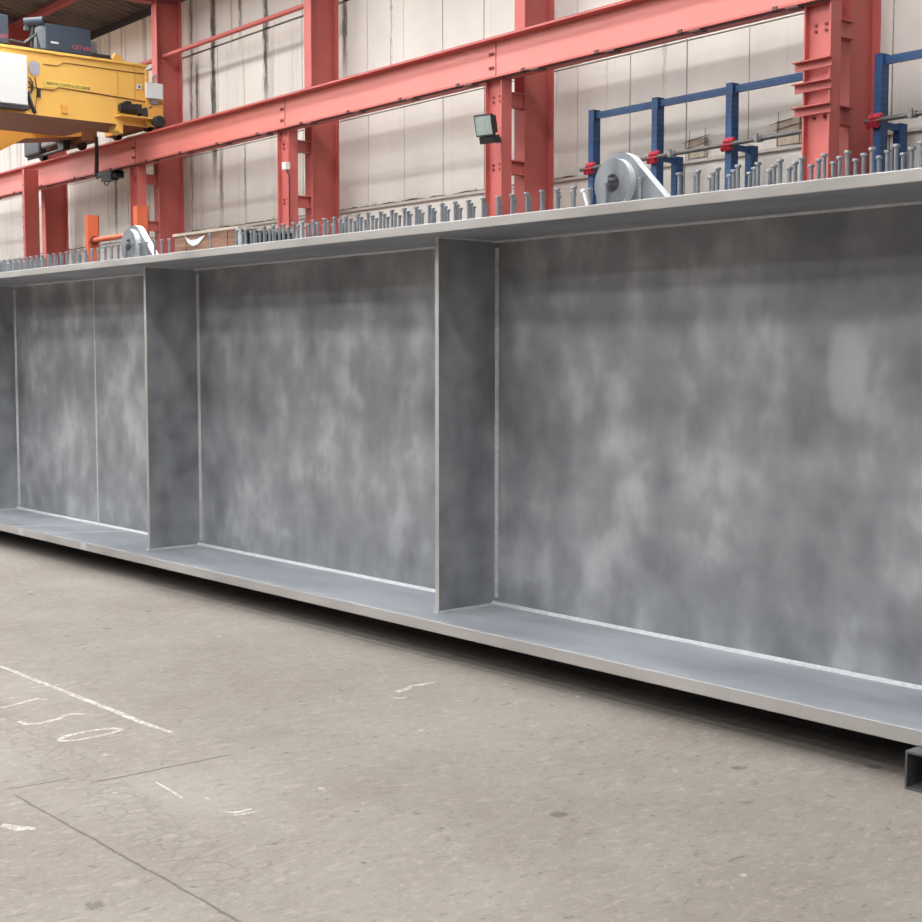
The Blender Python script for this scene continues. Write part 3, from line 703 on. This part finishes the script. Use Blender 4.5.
g = MB(); stud_mesh(g, -5.19, 5.245, -.0); 
g.bm.free()
g = MB(); g.tube([(-5.0, 5.20, ZT), (-5.052, 5.20, ZT+.135), (-5.053, 5.20, ZT+.1351), (-5.057, 5.20, ZT+.147)], [.0095, .0095, .0158, .0158], 12)
o = t.part(g, 'bent_stud', 'bright', smooth=True); o['label'] = 'bent shear stud leaning left beside the large lug'

# ------------------------------------------------------------------ wooden crate resting on the girder
cb = (-9.21, 5.65, ZT)
t = Thing('crate', 'brown plywood crate with a torn white label on the girder top', 'crate', cb, GANG, world=gw(cb))
x0, x1, y0, y1, z0, z1 = -9.67, -8.74, 5.42, 5.94, ZT, 2.595
t.part(MB().box(x0, x1, y0, y0+.015, z0, z1-.02), 'side_panel', 'wood'); t.part(MB().box(x0, x1, y1-.015, y1, z0, z1-.02), 'side_panel', 'wood')
t.part(MB().box(x0, x0+.015, y0+.015, y1-.015, z0, z1-.02), 'end_panel', 'wood'); t.part(MB().box(x0+.015, x1-.3, y0+.015, y1-.015, z0, z0+.015), 'bottom', 'black')
g = MB(); g.box(x0+.015, x1-.12, y0+.016, y1-.016, z0+.016, z1-.03); t.part(g, 'dark_inside', 'black')  # black block added for the shade inside the open crate
g = MB(); g.box(x0-.01, x1+.01, y0-.012, y1+.01, z1-.02, z1); t.part(g, 'lid', 'card')
g = MB(); g.box(x1-.02, x1+.008, y0-.008, y0+.02, z0, z1-.02); g.box(x1-.02, x1+.008, y1-.02, y1+.008, z0, z1-.02); t.part(g, 'corner_post', 'white')
for xx in (x0+.13, x1-.2): t.part(MB().box(xx, xx+.05, y0-.006, y0, z0, z1-.02), 'batten', 'wood')
g = MB(); L = [(-9.500, 2.575), (-9.460, 2.52), (-9.380, 2.487), (-9.310, 2.495), (-9.240, 2.53), (-9.200, 2.555)]; U = [(-9.505, 2.578), (-9.475, 2.555), (-9.420, 2.535), (-9.320, 2.535), (-9.260, 2.548), (-9.202, 2.557)]
g.prism(L+U[::-1], 'y', y0-.010, y0-.004); t.part(g, 'torn_label', 'paper')

# ------------------------------------------------------------------ box-section block under the girder
tb = (-2.69, 5.2, 0)
t = Thing('support_block', 'short dark steel box section under the girder at the right edge', 'support', tb, GANG, world=gw(tb))
g = MB(); w0, w1, h = -2.825, -2.55, .1495; th = .009
o_ = [(w0, 0), (w1, 0), (w1, h), (w0, h)]; i_ = [(w0+th, th), (w1-th, th), (w1-th, h-th), (w0+th, h-th)]
for a, b in zip(range(4), (1, 2, 3, 0)):
    g.prism([o_[a], o_[b], i_[b], i_[a]], 'y', 4.685, 6.1)
t.part(g, 'box_section', 'tube', mats=['tubein'], pick=lambda f: 0)

# ------------------------------------------------------------------ paint and chalk marks on the floor
def mark(name, strokes, label, group='white paint marks on the floor'):
    g = MB()
    for pts, w in strokes: g.ribbon(pts, w, .0002, .0012)
    tag(g.build(name, 'paint'), label, 'floor marking', group)
mark('paint_line', [([(-7.5, 2.67), (-7.226, 2.682), (-7.096, 2.694), (-6.837, 2.70), (-6.599, 2.718), (-6.286, 2.73), (-5.938, 2.749), (-5.668, 2.757), (-5.453, 2.785)], [.02, .02, .025, .03, .03, .034, .034, .034, .02]),
                    ([(-6.653, 2.604), (-6.625, 2.724), (-6.636, 2.863)], [.012, .016, .01])], 'long worn white paint line with a short cross tick on the floor')
mark('painted_figure', [([(-6.352, 2.353), (-6.365, 2.423), (-6.389, 2.471), (-6.423, 2.561), (-6.364, 2.586)], [.02, .024, .03, .026, .018]), ([(-6.52, 2.37), (-6.40, 2.30), (-6.352, 2.353)], .022)],
     'white painted stroke of a figure nearest the left edge')
mark('painted_figure', [([(-6.068, 2.33), (-6.0, 2.338), (-5.972, 2.385), (-5.993, 2.488), (-6.04, 2.544), (-6.032, 2.58), (-5.996, 2.622)], [.02, .032, .034, .03, .026, .022, .016])],
     'white painted bent figure left of the oval zero')
mark('painted_figure', [([(-5.664, 2.354), (-5.699, 2.40), (-5.712, 2.522), (-5.689, 2.614), (-5.645, 2.637), (-5.615, 2.565), (-5.602, 2.41), (-5.633, 2.354), (-5.664, 2.352)], .026)],
     'white painted oval zero on the floor')
mark('chalk_mark', [([(-5.44, 3.99), (-5.446, 4.06), (-5.50, 4.125), (-5.477, 4.179), (-5.48, 4.285)], [.03, .05, .02, .036, .008]), ([(-5.36, 3.90), (-5.32, 3.93), (-5.305, 3.96)], [.012, .03, .012])],
     'pale chalk scrawl on the floor below the middle of the girder')
mark('chalk_mark', [([(-4.85, 2.401), (-4.73, 2.398), (-4.611, 2.389)], [.006, .012, .008])], 'thin pale scratch right of the tyre track')
mark('chalk_mark', [([(-4.37, 2.43), (-4.335, 2.47), (-4.34, 2.53)], [.012, .02, .012]), ([(-4.315, 2.44), (-4.30, 2.52)], .012)], 'small pale scuff on the open floor right of the joint')
mark('chalk_mark', [([(-4.74, 1.75), (-4.66, 1.79), (-4.63, 1.83)], [.03, .05, .02])], 'pale smudge at the left edge below the floor joint')

# ------------------------------------------------------------------ light
w = bpy.data.worlds.new('world'); bpy.context.scene.world = w; w.use_nodes = True
bg = w.node_tree.nodes['Background']; bg.inputs[0].default_value = (0.93, 0.96, 1.0, 1); bg.inputs[1].default_value = 0.2
vs = bpy.context.scene.view_settings
vs.view_transform = 'Standard'; vs.look = 'None'; vs.gamma = 1; vs.use_curve_mapping = False; vs.exposure = 0.22
